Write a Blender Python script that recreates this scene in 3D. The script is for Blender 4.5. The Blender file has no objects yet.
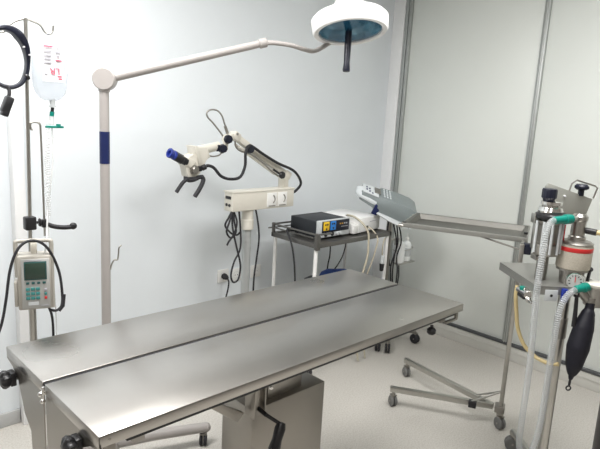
import bpy, bmesh, math, random
from math import sin, cos, pi, radians, sqrt
from mathutils import Vector, Matrix
random.seed(4)
C = bpy.context.scene.collection
V = Vector

# ------------------------------------------------------------------ materials
def mat(name, col, rough=.5, metal=0., var=.04, scale=30., bump=0., bscale=200., trans=0., alpha=1., ior=1.45,
        emit=None, spec=.5, coat=0., stretch=(1, 1, 1), rvar=0.):
    m = bpy.data.materials.new(name); m.use_nodes = True
    nt = m.node_tree; N = nt.nodes; L = nt.links
    b = N['Principled BSDF']
    b.inputs['Base Color'].default_value = (*col, 1)
    b.inputs['Roughness'].default_value = rough
    b.inputs['Metallic'].default_value = metal
    b.inputs['IOR'].default_value = ior
    b.inputs['Specular IOR Level'].default_value = spec
    b.inputs['Transmission Weight'].default_value = trans
    b.inputs['Alpha'].default_value = alpha
    b.inputs['Coat Weight'].default_value = coat
    if emit:
        b.inputs['Emission Color'].default_value = (*emit[:3], 1)
        b.inputs['Emission Strength'].default_value = emit[3]
    tc = N.new('ShaderNodeTexCoord'); mp = N.new('ShaderNodeMapping')
    mp.inputs['Scale'].default_value = stretch
    L.new(tc.outputs['Object'], mp.inputs['Vector'])
    if var > 0:
        n = N.new('ShaderNodeTexNoise'); n.inputs['Scale'].default_value = scale; n.inputs['Detail'].default_value = 4
        L.new(mp.outputs['Vector'], n.inputs['Vector'])
        r = N.new('ShaderNodeValToRGB')
        r.color_ramp.elements[0].position = .3; r.color_ramp.elements[1].position = .7
        r.color_ramp.elements[0].color = (*[max(0, c * (1 - var)) for c in col], 1)
        r.color_ramp.elements[1].color = (*[min(1, c * (1 + var)) for c in col], 1)
        L.new(n.outputs['Fac'], r.inputs['Fac']); L.new(r.outputs['Color'], b.inputs['Base Color'])
        if rvar > 0:
            mr = N.new('ShaderNodeMapRange')
            mr.inputs['From Min'].default_value = .3; mr.inputs['From Max'].default_value = .7
            mr.inputs['To Min'].default_value = max(.02, rough - rvar); mr.inputs['To Max'].default_value = rough + rvar
            L.new(n.outputs['Fac'], mr.inputs['Value']); L.new(mr.outputs['Result'], b.inputs['Roughness'])
    if bump > 0:
        n2 = N.new('ShaderNodeTexNoise'); n2.inputs['Scale'].default_value = bscale
        L.new(mp.outputs['Vector'], n2.inputs['Vector'])
        bp = N.new('ShaderNodeBump'); bp.inputs['Strength'].default_value = bump; bp.inputs['Distance'].default_value = .002
        L.new(n2.outputs['Fac'], bp.inputs['Height']); L.new(bp.outputs['Normal'], b.inputs['Normal'])
    return m

def floor_material():
    m = mat('vinyl_floor', (.58, .56, .52), .42, var=0)
    nt = m.node_tree; N = nt.nodes; L = nt.links; b = N['Principled BSDF']
    tc = N['Texture Coordinate'] if 'Texture Coordinate' in N else N.new('ShaderNodeTexCoord')
    n = N.new('ShaderNodeTexNoise'); n.inputs['Scale'].default_value = 130; n.inputs['Detail'].default_value = 3
    L.new(tc.outputs['Object'], n.inputs['Vector'])
    r = N.new('ShaderNodeValToRGB'); e = r.color_ramp.elements
    e[0].position = .36; e[0].color = (.50, .475, .43, 1)
    e[1].position = .60; e[1].color = (.60, .58, .54, 1)
    L.new(n.outputs['Fac'], r.inputs['Fac']); L.new(r.outputs['Color'], b.inputs['Base Color'])
    return m

WALL_L = mat('wall_paint', (.775, .82, .85), .55, var=.01, scale=6, bump=.05, bscale=120)
WALL_R = mat('plain_paint', (.30, .28, .26), .6, var=.01, scale=6)
DOOR = mat('laminate_panel', (.755, .785, .75), .35, var=.01, scale=3)
CEIL = mat('ceiling_paint', (.82, .82, .80), .8, var=.01, scale=5)
FLOOR = floor_material()
ALU = mat('brushed_aluminium', (.47, .49, .48), .42, .75, var=.04, scale=40, stretch=(1, 1, .05))
DARKRAIL = mat('dark_rail', (.10, .105, .11), .5, .3)
PLINTH = mat('plinth_laminate', (.60, .595, .555), .5, var=.02)
BASEB = mat('grey_baseboard', (.47, .475, .47), .5, var=.03)
TRIM = mat('white_trim', (.86, .87, .875), .5, var=.01)
STEEL = mat('table_steel', (.485, .465, .44), .29, 1., var=.02, scale=3.5, rvar=.02)
STEEL_SHADED = mat('shaded_steel', (.37, .35, .32), .38, 1., var=.04, scale=5, rvar=.04)  # darker copy of the table steel; shade below the top is in its colour
TRAY_STEEL = mat('tray_steel', (.20, .197, .182), .45, 1., var=.02, scale=4)
TROLLEY_STEEL = mat('trolley_steel', (.20, .195, .185), .42, .9, var=.04)
SHELF_STEEL = mat('shelf_steel', (.30, .30, .28), .42, .55, var=.03, scale=5)
TUBE = mat('steel_tube', (.50, .49, .46), .3, 1., var=.04)
CHROME = mat('chrome', (.78, .77, .75), .12, 1., var=.02)
DULL = mat('dull_steel', (.36, .345, .32), .42, 1., var=.05)
CREAM = mat('cream_enamel', (.41, .385, .37), .35, var=.015)
IVORY = mat('ivory_enamel', (.70, .675, .60), .35, var=.015)
WHITE = mat('white_plastic', (.84, .84, .82), .4, var=.01)
WHITEGL = mat('white_enamel', (.90, .90, .89), .25, var=.01)
BLACK = mat('black_plastic', (.018, .018, .02), .35, var=.1)
BAGRUBBER = mat('bag_rubber', (.010, .010, .016), .5, var=.1, spec=.35)
RUBBER = mat('black_rubber', (.022, .022, .026), .6, var=.1)
GREYWH = mat('grey_wheel', (.17, .17, .165), .55, var=.06)
NAVY = mat('navy_plastic', (.012, .02, .09), .35, var=.05)
NAVYBK = mat('dark_navy_plastic', (.008, .010, .022), .35, var=.05)
BLUE = mat('blue_rubber', (.015, .035, .27), .4, var=.05)
BLUEBAG = mat('blue_nylon', (.025, .07, .30), .6, var=.15, scale=15, bump=.3, bscale=30)
GREY = mat('grey_plastic', (.22, .255, .26), .4, var=.02)
LGREY = mat('light_grey_plastic', (.58, .61, .62), .4, var=.02)
KEYP = mat('pale_keypad', (.70, .74, .76), .45, var=.02)
PUMPC = mat('beige_casing', (.43, .41, .365), .4, var=.02)
PANEL = mat('grey_faceplate', (.44, .445, .43), .45, var=.02)
LCD = mat('lcd_screen', (.035, .06, .045), .2, var=.05)
TEAL = mat('teal_key', (.05, .24, .23), .45, var=.05)
DKTEAL = mat('dark_teal_key', (.02, .09, .09), .45, var=.05)
RED = mat('red_plastic', (.60, .03, .03), .4, var=.03)
PINK = mat('red_ink', (.70, .10, .18), .6, var=.03)
GREYINK = mat('grey_ink', (.42, .42, .46), .6, var=.03)
GREEN = mat('green_plastic', (.0, .22, .17), .4, var=.05)
YELLOW = mat('yellow_plastic', (.85, .55, .03), .4, var=.03)
SKYBLUE = mat('blue_socket', (.03, .22, .65), .4, var=.03)
AMBER = mat('amber_legend', (.55, .30, .05), .4, var=.03)
ANTHR = mat('anthracite_metal', (.028, .032, .038), .55, var=.06, bump=.1)
AMBERTUBE = mat('amber_tube', (.62, .50, .26), .4, var=.03)
BEIGEHOSE = mat('beige_hose', (.50, .46, .36), .5, var=.04)
SODA = mat('soda_lime_granules', (.42, .385, .32), .6, var=.12, scale=200, bump=.2, bscale=260)
CLEARBAG = mat('clear_fluid_bag', (.66, .73, .82), .12, var=0, alpha=.34)
CLEARTUBE = mat('clear_tube', (.86, .88, .88), .2, var=0, alpha=.45)
HOSE = mat('clear_corrugated_hose', (.62, .65, .66), .22, var=0, alpha=.42)
BOTTLE = mat('frosted_bottle', (.90, .93, .93), .35, var=.02)
PAPER = mat('white_label', (.74, .74, .77), .6, var=.01)
GLASS = mat('lamp_glass', (.03, .16, .30), .05, var=0, alpha=.38)
REFL = mat('dichroic_reflector', (.22, .48, .66), .10, .95, var=.8, scale=26)
REFLDK = mat('blue_reflector_cone', (.05, .16, .26), .2, .8, var=.2, scale=14)
DIFFUSER = mat('diffuser', (.9, .9, .9), .5, var=0, emit=(1, .98, .95, 1.2))

# ------------------------------------------------------------------ mesh builder
def spline(pts, sub=8, closed=False):
    P = [V(p) for p in pts]; n = len(P); out = []
    rng = n if closed else n - 1
    for i in range(rng):
        p1 = P[i]; p2 = P[(i + 1) % n]
        p0 = P[(i - 1) % n] if (closed or i > 0) else p1 * 2 - p2
        p3 = P[(i + 2) % n] if (closed or i < n - 2) else p2 * 2 - p1
        for k in range(sub):
            t = k / sub
            out.append(.5 * ((2 * p1) + (p2 - p0) * t + (2 * p0 - 5 * p1 + 4 * p2 - p3) * t * t + (3 * p1 - p0 - 3 * p2 + p3) * t ** 3))
    if not closed: out.append(P[-1])
    return out

class M:
    def __init__(s): s.bm = bmesh.new()
    def _q(s, f):
        try: return s.bm.faces.new(f)
        except ValueError: return None
    def box(s, c, size, rot=None, bev=0., seg=2):
        r = bmesh.ops.create_cube(s.bm, size=1.); vs = r['verts']
        bmesh.ops.scale(s.bm, vec=size, verts=vs)
        if bev > 0:
            es = list({e for v in vs for e in v.link_edges})
            rb = bmesh.ops.bevel(s.bm, geom=es, offset=bev, segments=seg, affect='EDGES', profile=.5)
            vs = list({v for v in rb['verts']} | {v for f in rb['faces'] for v in f.verts} | {v for v in vs if v.is_valid})
        if rot is not None: bmesh.ops.rotate(s.bm, cent=(0, 0, 0), matrix=rot, verts=vs)
        bmesh.ops.translate(s.bm, vec=c, verts=vs); return s
    def ring(s, c, t, u, r, n):
        w = t.cross(u)
        return [s.bm.verts.new(c + (u * cos(2 * pi * k / n) + w * sin(2 * pi * k / n)) * r) for k in range(n)]
    def sweep(s, P, rad, n=10, closed=False, caps=True):
        P = [V(p) for p in P]; m = len(P); rings = []
        T = []
        for i in range(m):
            a = P[(i - 1) % m] if (closed or i > 0) else P[i]
            b = P[(i + 1) % m] if (closed or i < m - 1) else P[i]
            T.append((b - a).normalized())
        u = T[0].orthogonal().normalized()
        for i in range(m):
            u = (u - T[i] * u.dot(T[i])).normalized()
            r = rad(i / (m - 1)) if callable(rad) else rad
            rings.append(s.ring(P[i], T[i], u, r, n))
        for i in range(m if closed else m - 1):
            A = rings[i]; B = rings[(i + 1) % m]
            for k in range(n): s._q([A[k], A[(k + 1) % n], B[(k + 1) % n], B[k]])
        if caps and not closed:
            s._q(list(reversed(rings[0]))); s._q(rings[-1])
        return s
    def tube(s, pts, r, n=10, sub=8, closed=False): return s.sweep(spline(pts, sub, closed), r, n, closed)
    def poly(s, pts, r, n=12): return s.sweep(pts, r, n)
    def cyl(s, p0, p1, r0, r1=None, n=28, bev=0.):
        p0 = V(p0); p1 = V(p1); r1 = r0 if r1 is None else r1; t = (p1 - p0).normalized(); L = (p1 - p0).length
        if bev > 0:
            return s.lathe([(0, 0), (r0 - bev, 0), (r0, bev), (r1, L - bev), (r1 - bev, L), (0, L)], p0, t, n)
        u = t.orthogonal().normalized()
        A = s.ring(p0, t, u, r0, n); B = s.ring(p1, t, u, r1, n)
        for k in range(n): s._q([A[k], A[(k + 1) % n], B[(k + 1) % n], B[k]])
        s._q(list(reversed(A))); s._q(B); return s
    def lathe(s, prof, o, axis=(0, 0, 1), n=36):
        o = V(o); t = V(axis).normalized(); u = t.orthogonal().normalized(); prev = None
        for (r, z) in prof:
            c = o + t * z
            cur = [s.bm.verts.new(c)] if r < 1e-6 else s.ring(c, t, u, r, n)
            if prev is not None:
                if len(prev) == 1 and len(cur) > 1:
                    for k in range(n): s._q([prev[0], cur[(k + 1) % n], cur[k]])
                elif len(cur) == 1 and len(prev) > 1:
                    for k in range(n): s._q([prev[k], prev[(k + 1) % n], cur[0]])
                elif len(cur) > 1:
                    for k in range(n): s._q([prev[k], prev[(k + 1) % n], cur[(k + 1) % n], cur[k]])
            prev = cur
        return s
    def prism(s, pts, ext, bev=0.):
        e = V(ext); A = [s.bm.verts.new(V(p)) for p in pts]; B = [s.bm.verts.new(V(p) + e) for p in pts]; n = len(A)
        fs = [s._q(A), s._q(list(reversed(B)))]
        for k in range(n): fs.append(s._q([A[(k + 1) % n], A[k], B[k], B[(k + 1) % n]]))
        if bev > 0:
            es = list({e2 for f in fs if f for e2 in f.edges})
            bmesh.ops.bevel(s.bm, geom=es, offset=bev, segments=2, affect='EDGES', profile=.5)
        return s
    def ball(s, c, r, sc=(1, 1, 1), rot=None, n=20):
        g = bmesh.ops.create_uvsphere(s.bm, u_segments=n, v_segments=n // 2 + 2, radius=r)['verts']
        bmesh.ops.scale(s.bm, vec=sc, verts=g)
        if rot is not None: bmesh.ops.rotate(s.bm, cent=(0, 0, 0), matrix=rot, verts=g)
        bmesh.ops.translate(s.bm, vec=c, verts=g); return s
    def loft(s, loops):
        R = [[s.bm.verts.new(V(p)) for p in lp] for lp in loops]; n = len(R[0])
        for i in range(len(R) - 1):
            for k in range(n): s._q([R[i][k], R[i][(k + 1) % n], R[i + 1][(k + 1) % n], R[i + 1][k]])
        s._q(list(reversed(R[0]))); s._q(R[-1]); return s

def RZ(a): return Matrix.Rotation(a, 3, 'Z')
def frame(x, z=(0, 0, 1)):                       # 3x3 whose columns are a local frame with the given x axis and near-z axis
    x = V(x).normalized(); z = V(z); y = z.cross(x).normalized(); z = x.cross(y)
    return Matrix((x, y, z)).transposed()

ORG = {}
def link_mesh(name, m, material, parent, loc):
    bm = m.bm
    bmesh.ops.recalc_face_normals(bm, faces=bm.faces[:])
    for f in bm.faces: f.smooth = True
    for e in bm.edges:
        if len(e.link_faces) == 2 and e.calc_face_angle(0) > radians(38): e.smooth = False
    me = bpy.data.meshes.new(name)
    bmesh.ops.translate(bm, vec=-V(loc), verts=bm.verts[:])
    bm.to_mesh(me); bm.free(); me.materials.append(material)
    o = bpy.data.objects.new(name, me); C.objects.link(o)
    if parent is not None: o.parent = parent
    return o
def thing(name, label, cat, loc, group=None):
    o = bpy.data.objects.new(name, None); C.objects.link(o); o.location = loc; o.empty_display_size = .05
    o['label'] = label; o['category'] = cat
    if group: o['group'] = group
    ORG[o] = V(loc); return o
def part(name, m, material, parent, label=None):
    o = link_mesh(name, m, material, parent, ORG[parent]); ORG[o] = ORG[parent]
    if label: o['label'] = label
    return o
def solo(name, m, material, label, cat, loc, group=None):
    o = link_mesh(name, m, material, None, loc); o.location = loc; ORG[o] = V(loc)
    o['label'] = label; o['category'] = cat
    if group: o['group'] = group
    return o
def struct(name, m, material, parent=None):
    o = link_mesh(name, m, material, parent, ORG.get(parent, V((0, 0, 0)))); ORG[o] = ORG.get(parent, V((0, 0, 0)))
    o['kind'] = 'structure'; return o
def lettering(name, txt, size, pos, rot, material, parent, ext=.0004):
    cu = bpy.data.curves.new(name, 'FONT'); cu.body = txt; cu.size = size; cu.extrude = ext; cu.align_x = 'CENTER'; cu.align_y = 'CENTER'
    t = bpy.data.objects.new(name, cu); C.objects.link(t); bpy.context.view_layer.update()
    me = bpy.data.meshes.new_from_object(t); bpy.data.objects.remove(t); bpy.data.curves.remove(cu)
    me.transform(Matrix.Translation(V(pos) - ORG[parent]) @ rot.to_4x4())
    me.materials.clear(); me.materials.append(material)
    o = bpy.data.objects.new(name, me); C.objects.link(o); o.parent = parent; ORG[o] = ORG[parent]; return o
def caster(parent, p, r=.028, wm=None, yaw=0., top=None, label=None):
    """fork and wheel standing on the floor under p"""
    x, y = p[0], p[1]; d = V((cos(yaw), sin(yaw), 0)); n = V((-d.y, d.x, 0)); c = V((x, y, r))
    wheel = M()
    for s in (-1, 1):
        wheel.lathe([(0, 0), (r - .005, 0), (r, .004), (r, .010), (r - .005, .014), (0, .014)], c + n * (s * .010 - .007), n, 24)
    w = part('caster', wheel, wm or RUBBER, parent)
    top = top or 2 * r + .03
    f = M().box((x, y, 2 * r + .004), (.026, .034, .008), RZ(yaw), .002).cyl((x, y, 2 * r + .006), (x, y, top), .008)
    f.cyl(c - n * .019, c + n * .019, .005).box((x, y, r + .018), (.016, .005, r * 2 - .01), RZ(yaw))
    part('caster_fork', f, DULL, w)
    return w

XR, YL = 3.55, 2.74          # right wall plane, left wall plane
ZC = 2.7
# ------------------------------------------------------------------ setting
struct('floor', M().box((1.275, .87, -.05), (4.75, 3.94, .1)), FLOOR)
struct('ceiling', M().box((1.275, .87, ZC + .05), (4.75, 3.94, .1)), CEIL)
struct('wall_left', M().box((1.275, YL + .05, ZC / 2), (4.75, .1, ZC)), WALL_L)
struct('wall_right', M().box((XR + .12, .87, ZC / 2), (.1, 3.74, ZC)), WALL_R)
struct('wall_back', M().box((-1.05, .87, ZC / 2), (.1, 3.74, ZC)), WALL_R)
struct('wall_front', M().box((1.275, -1.05, ZC / 2), (4.75, .1, ZC)), WALL_R)
struct('baseboard_left', M().box((.92 - 1.0, YL - .008, .035), (1.84, .016, .07), None, .003), BASEB)
struct('baseboard_far', M().box((2.22, YL - .008, .035), (2.66, .016, .07), None, .003), BASEB)
struct('trim_1', M().box((.868, YL - .0275, ZC / 2), (.05, .055, ZC), None, .003), TRIM)
# filler strip in the corner, sliding panels and their profiles along the right wall
struct('trim_2', M().box((XR + .03, 2.69, ZC / 2), (.08, .10, ZC), None, .002), TRIM)
for i, (y0, y1) in enumerate(((1.612, 2.60), (.60, 1.612), (-1.0, .60))):
    d = struct('door_%d' % (i + 1), M().box((XR + .035, (y0 + y1) / 2, 1.355), (.03, y1 - y0 - .004, 2.47), None, .001), DOOR)
    struct('door_stile', M().box((XR + .012, y1 - .016 if i else y1 - .004, 1.355), (.03, .032 if i else .022, 2.47), None, .004)
           .box((XR + .006, y1 - .016 if i else y1 - .004, 1.355), (.03, .008, 2.47), None, .002), ALU, d)
struct('trim_3', M().box((XR + .012, 2.624, ZC / 2), (.034, .026, ZC), None, .004), ALU)
struct('trim_4', M().box((XR + .02, .82, .112), (.05, 3.60, .018), None, .003), DARKRAIL)
struct('baseboard_right', M().box((XR + .03, .82, .05), (.06, 3.60, .10), None, .002).box((XR + .002, .82, .065), (.012, 3.6, .006)), PLINTH)
struct('trim_5', M().box((XR + .02, .82, 2.645), (.05, 3.60, .11), None, .003), BASEB)

# ------------------------------------------------------------------ wall sockets
def socket(x, z, label):
    t = thing('wall_socket', label, 'socket', (x, YL, z), 'sockets low on the pale wall')
    part('faceplate', M().box((x, YL - .005, z), (.082, .010, .082), None, .004), WHITE, t)
    part('socket_well', M().lathe([(0, 0), (.020, 0), (.021, .001), (.0225, .001), (.0225, .006), (.021, .006)], (x, YL - .0045, z), (0, -1, 0), 28), LGREY, t)
    part('contact_hole', M().cyl((x - .0095, YL - .011, z), (x - .0095, YL - .0045, z), .0028, n=12).cyl((x + .0095, YL - .011, z), (x + .0095, YL - .0045, z), .0028, n=12), BLACK, t)
socket(2.145, .535, 'white wall socket left of the microscope column, above the hanging plug')
socket(2.305, .535, 'white wall socket right of the microscope column, by the trolley')
socket(2.045, .545, 'white wall socket holding the black power plug')
t = thing('power_cord', 'black power plug in the leftmost wall socket with its cord hanging down', 'cord', (2.045, 2.70, .545))
part('plug', M().lathe([(0, 0), (.018, 0), (.019, .012), (.015, .03), (.008, .042), (0, .042)], (2.045, YL - .0125, .545), (0, -1, -.1), 24), RUBBER, t)
part('cord', M().tube([(2.045, 2.688, .541), (2.043, 2.672, .52), (2.036, 2.668, .48), (2.02, 2.668, .42), (2.0, 2.67, .35), (2.0, 2.66, .2), (2.04, 2.64, .008), (2.10, 2.60, .006)], .005), RUBBER, t)

# ------------------------------------------------------------------ operating table
X0, X1, Y0, YM, Y1, ZT = .487, 1.989, 1.077, 1.384, 1.677, .85
t = thing('operating_table', 'stainless steel two-panel operating table on a pedestal in the foreground', 'operating table', (1.27, 1.377, 0))
def panel(y0, y1, side):
    p = part('tabletop_panel', M().box(((X0 + X1) / 2, (y0 + y1) / 2, ZT - .003), (X1 - X0, y1 - y0, .006), None, .002)
             .box(((X0 + X1) / 2, y0 + .002, ZT - .0155), (X1 - X0, .004, .029), None, .0015)
             .box(((X0 + X1) / 2, y1 - .002, ZT - .0155), (X1 - X0, .004, .029), None, .0015)
             .box((X1 - .002, (y0 + y1) / 2, ZT - .0155), (.004, y1 - y0, .029), None, .0015)
             .box((X0 + .002, (y0 + y1) / 2, ZT - .0155), (.004, y1 - y0, .029), None, .0015), STEEL, t)
    o, c = (y1, y0) if side > 0 else (y0, y1)
    s = side
    xs = X0 + .001
    prof = [(o, ZT - .02), (o, ZT - .035), (o - s * .045, ZT - .045), (o - s * .09, ZT - .07), (o - s * .118, ZT - .12), (o - s * .132, ZT - .15), (o - s * .178, ZT - .185), (o - s * .19, ZT - .30), (c, ZT - .30), (c, ZT - .02)]
    part('end_flange', M().prism([(xs, y, z) for y, z in prof], (.004, 0, 0)), STEEL_SHADED, p)
    return p
p_near = panel(Y0, YM - .001, -1)
p_far = panel(YM + .015, Y1, 1)
part('centre_channel', M().box(((X0 + X1) / 2 + .01, YM + .005, ZT - .035), (X1 - X0 - .06, .05, .008)).box(((X0 + X1) / 2 + .01, YM - .018, ZT - .022), (X1 - X0 - .06, .003, .03))
     .box(((X0 + X1) / 2 + .01, YM + .028, ZT - .022), (X1 - X0 - .06, .003, .03)), DULL, t)
part('gap_shade', M().box(((X0 + X1) / 2, YM + .007, ZT - .010), (X1 - X0 - .006, .014, .010)), RUBBER, t)  # black strip standing in for the shade inside the panel gap
# under frame: side rails, cross members
for y in (Y0 + .02, Y1 - .02):
    part('side_rail', M().box(((X0 + X1) / 2 + .02, y, ZT - .037), (X1 - X0 - .10, .022, .012), None, .002), BLACK, t)
part('under_frame', M().box((1.27, 1.377, ZT - .062), (.9, .30, .022), None, .003).box((.60, 1.377, ZT - .055), (.03, .54, .03), None, .003)
     .box((1.90, 1.377, ZT - .055), (.03, .54, .03), None, .003).box((.9, 1.30, ZT - .055), (.62, .03, .03), None, .003).box((1.6, 1.30, ZT - .055), (.62, .03, .03), None, .003), DULL, t)
# hook-shaped bracket under the far right corner of the near panel
part('rail_bracket', M().box((1.965, Y0 + .014, ZT - .045), (.014, .012, .034), None, .002).box((1.93, Y0 + .014, ZT - .062), (.08, .012, .010), None, .002), STEEL_SHADED, t)
part('rail_knob', M().cyl((1.805, Y0 + .02, ZT - .055), (1.805, Y0 + .02, ZT - .068), .006).lathe([(0, 0), (.012, 0), (.017, .006), (.017, .018), (.012, .024), (0, .025)], (1.805, Y0 + .02, ZT - .066), (0, 0, -1), 20), BLACK, t)
# star knobs at the head end
def star_knob(y, z):
    k = M()
    prof = []
    loops = []
    for (r, d) in ((.0, .0), (.016, .0), (.022, .005), (.0245, .014), (.022, .022), (.014, .027), (.0, .028)):
        loops.append((r, d))
    base = V((X0 - .012, y, z)); n = 42; prev = None
    for r, d in loops:
        if r == 0: cur = [k.bm.verts.new(base + V((-d, 0, 0)))]
        else: cur = [k.bm.verts.new(base + V((-d, cos(2 * pi * i / n) * r * (1 + .11 * cos(7 * 2 * pi * i / n)), sin(2 * pi * i / n) * r * (1 + .11 * cos(7 * 2 * pi * i / n))))) for i in range(n)]
        if prev:
            for i in range(n):
                if len(prev) == 1: k._q([prev[0], cur[i], cur[(i + 1) % n]])
                elif len(cur) == 1: k._q([prev[i], prev[(i + 1) % n], cur[0]])
                else: k._q([prev[i], prev[(i + 1) % n], cur[(i + 1) % n], cur[i]])
        prev = cur
    kn = part('clamp_knob', k, BLACK, t)
    part('knob_shaft', M().cyl((X0 - .024, y, z), (X0 + .006, y, z), .009).box((X0 - .008, y, z), (.016, .034, .04), None, .003), BLACK, kn)
star_knob(1.612, .780); star_knob(1.175, .788)
part('hinge_latch', M().cyl((X0 - .006, YM - .006, ZT - .004), (X0 - .006, YM - .006, ZT - .045), .0035).ball((X0 - .008, YM + .006, ZT - .028), .0075)
     .ball((X0 - .008, YM - .006, ZT - .042), .007).box((X0 - .003, YM, ZT - .02), (.006, .022, .010), None, .002), CHROME, t)
part('rivet', M().cyl((.512, Y0 - .002, ZT - .014), (.512, Y0 + .002, ZT - .014), .003, n=12), DULL, t)
part('corner_gusset', M().box((X0 + .020, Y0 + .002, ZT - .07), (.038, .004, .085), None, .001), STEEL_SHADED, t)
# pedestal column
ped = part('pedestal', M().box((1.2745, 1.3775, .3), (.341, .165, .60), None, .006), STEEL_SHADED, t)
part('pedestal_foot', M().box((1.27, 1.377, .022), (.62, .44, .036), None, .008), STEEL_SHADED, t)
part('lifting_column', M().box((1.27, 1.377, .69), (.16, .11, .19), None, .004), DULL, t)
part('tilt_strut', M().prism([(.935, 1.285, .695), (.935, 1.285, .668), (1.035, 1.285, .588), (1.06, 1.285, .612)], (0, .02, 0), .002), STEEL_SHADED, t)
br = part('crank_bracket', M().box((1.075, 1.27, .675), (.012, .05, .15), None, .002).box((1.095, 1.262, .675), (.034, .006, .15), None, .002).box((1.113, 1.27, .675), (.006, .05, .15), None, .002), STEEL_SHADED, t)
part('crank_handle', M().cyl((1.095, 1.262, .628), (1.095, 1.22, .622), .007).poly([(1.095, 1.222, .622), (1.13, 1.20, .592), (1.137, 1.19, .585)], .006)
     .lathe([(0, 0), (.013, .002), (.018, .02), (.016, .055), (.020, .085), (.012, .10), (0, .102)], (1.142, 1.196, .592), (-.42, -.15, -.75), 20), BLACK, t)
lev = M().cyl((1.10, 1.20, .742), (1.10, 1.255, .742), .008).poly([(1.095, 1.21, .738), (1.085, 1.19, .727)], .006)
lev.prism([(1.10, 1.20, .745), (1.175, 1.198, .752), (1.19, 1.20, .758), (1.192, 1.20, .766), (1.17, 1.20, .762), (1.10, 1.20, .757)], (0, .012, 0), .002)
lev.prism([(1.10, 1.20, .745), (1.10, 1.20, .757), (1.13, 1.20, .775), (1.135, 1.20, .768)], (0, .010, 0), .002)
part('wing_lever', lev, CHROME, t)

# ------------------------------------------------------------------ examination lamp
LX, LY = 1.012, 2.15
t = thing('examination_lamp', 'cream floor-standing examination lamp with round head reaching over the table', 'surgical lamp', (LX, LY, 0))
part('base_hub', M().lathe([(0, .065), (.045, .065), (.05, .075), (.05, .115), (.03, .13), (0, .13)], (LX, LY, 0), n=28), CREAM, t)
a0 = math.atan2(2.0 - LY, 1.455 - LX)
for k in range(4):
    a = a0 + 2 * pi * k / 4; d = V((cos(a), sin(a), 0)); R = .44
    pts = [V((LX, LY, .10)) + d * .03, V((LX, LY, .10)) + d * .2, V((LX, LY, .088)) + d * R]
    part('leg', M().sweep(pts, lambda u: .029 - .006 * u, 14).ball(pts[-1], .023), CREAM, t)
    caster(t, V((LX, LY, 0)) + d * (R - .012), .027, RUBBER, a + 1.2, .085)
pole = part('pole', M().cyl((LX, LY, .12), (LX + .004, LY, 1.62), .0185, n=28), CREAM, t)
part('blue_band', M().cyl((LX + .003, LY, 1.318), (LX + .0035, LY, 1.443), .0197, n=28), NAVY, pole, 'navy blue band round the pole')
J = V((1.02, LY, 1.642)); E1 = V((1.56, 1.855, 1.826))
ad = (E1 - J); ah = V((ad.x, ad.y, 0)).normalized(); fn = V((ah.y, -ah.x, 0))
fn = (fn + V((-.28, -.05, .0))).normalized()
part('joint', M().cyl(J - fn * .026, J + fn * .026, .043, n=40, bev=.004).cyl((LX + .004, LY, 1.595), (LX + .006, LY, 1.625), .022), CREAM, t)
part('joint_cap', M().cyl(J + fn * .0255, J + fn * .0285, .040, n=40, bev=.001), CREAM, t)
part('arm', M().cyl(J + ad * .03, E1, .018, .0145, n=24), CREAM, t)
part('arm_collar', M().cyl(E1 - ad.normalized() * .022, E1 + ad.normalized() * .012, .019, n=24, bev=.003), CREAM, t)
HC = V((1.84, 1.64, 1.893)); hn = V((-.080, -.236, -.965)).normalized()
back = V((.30, .95, 0)).normalized()
hb = HC - hn * .012 + (back - hn * back.dot(hn)).normalized() * .150
part('extension_arm', M().tube([E1, (1.60, 1.836, 1.830), (1.66, 1.80, 1.826), (1.715, 1.782, 1.816), (1.785, 1.782, 1.818), hb], .0095, 14), CREAM, t)
head = part('lamp_head', M().lathe([(.132, -.002), (.150, -.004), (.156, .004), (.160, .05), (.158, .052), (.148, .064), (.11, .082), (.078, .096), (.06, .122), (.05, .14), (.03, .152), (0, .154)], HC, -hn, 64)
     .lathe([(.132, -.002), (.130, .012), (.128, .02)], HC, -hn, 64), WHITEGL, t)
refl = M(); nseg = 18
u = hn.orthogonal().normalized(); w = hn.cross(u)
ctr = HC - hn * .055
prof = [(.130, .010), (.118, .030), (.095, .052), (.06, .066), (.03, .070), (0, .070)]
refl.lathe(prof, HC, -hn, nseg)
ro = part('reflector', refl, REFL, head)
for pl in ro.data.polygons: pl.use_smooth = False
part('lamp_module', M().cyl(HC - hn * .069, HC - hn * .058, .030, .024, n=20).cyl(HC - hn * .068 + V((-.008, .02, 0)), HC + hn * .002 + V((-.008, 0, 0)), .0135, n=20), REFLDK, head)
part('glass_cover', M().lathe([(0, .001), (.09, .002), (.130, .004), (.130, .006), (.09, .004), (0, .003)], HC, -hn, 64), GLASS, head, 'bluish glass disc')
part('brand_line', M().box(HC + V((.095, -.118, .036)) , (.034, .002, .003), frame((.78, .62, .09), -hn)), GREYINK, head)
hd = V((-.13, -.12, -.98)).normalized()
part('handle', M().lathe([(0, 0), (.0135, 0), (.0145, .05), (.0125, .14), (.0155, .17), (.014, .175), (0, .175)], HC - hn * .012 + V((-.008, 0, 0)), hd, 24), NAVYBK, t)
part('lock_hook', M().tube([(LX + .016, LY - .012, .885), (LX + .02, LY - .014, .905), (LX + .03, LY - .018, .925), (LX + .042, LY - .022, .926), (LX + .046, LY - .023, .95), (LX + .048, LY - .024, .975), (LX + .058, LY - .025, .985)], .0032), TUBE, t)

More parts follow.
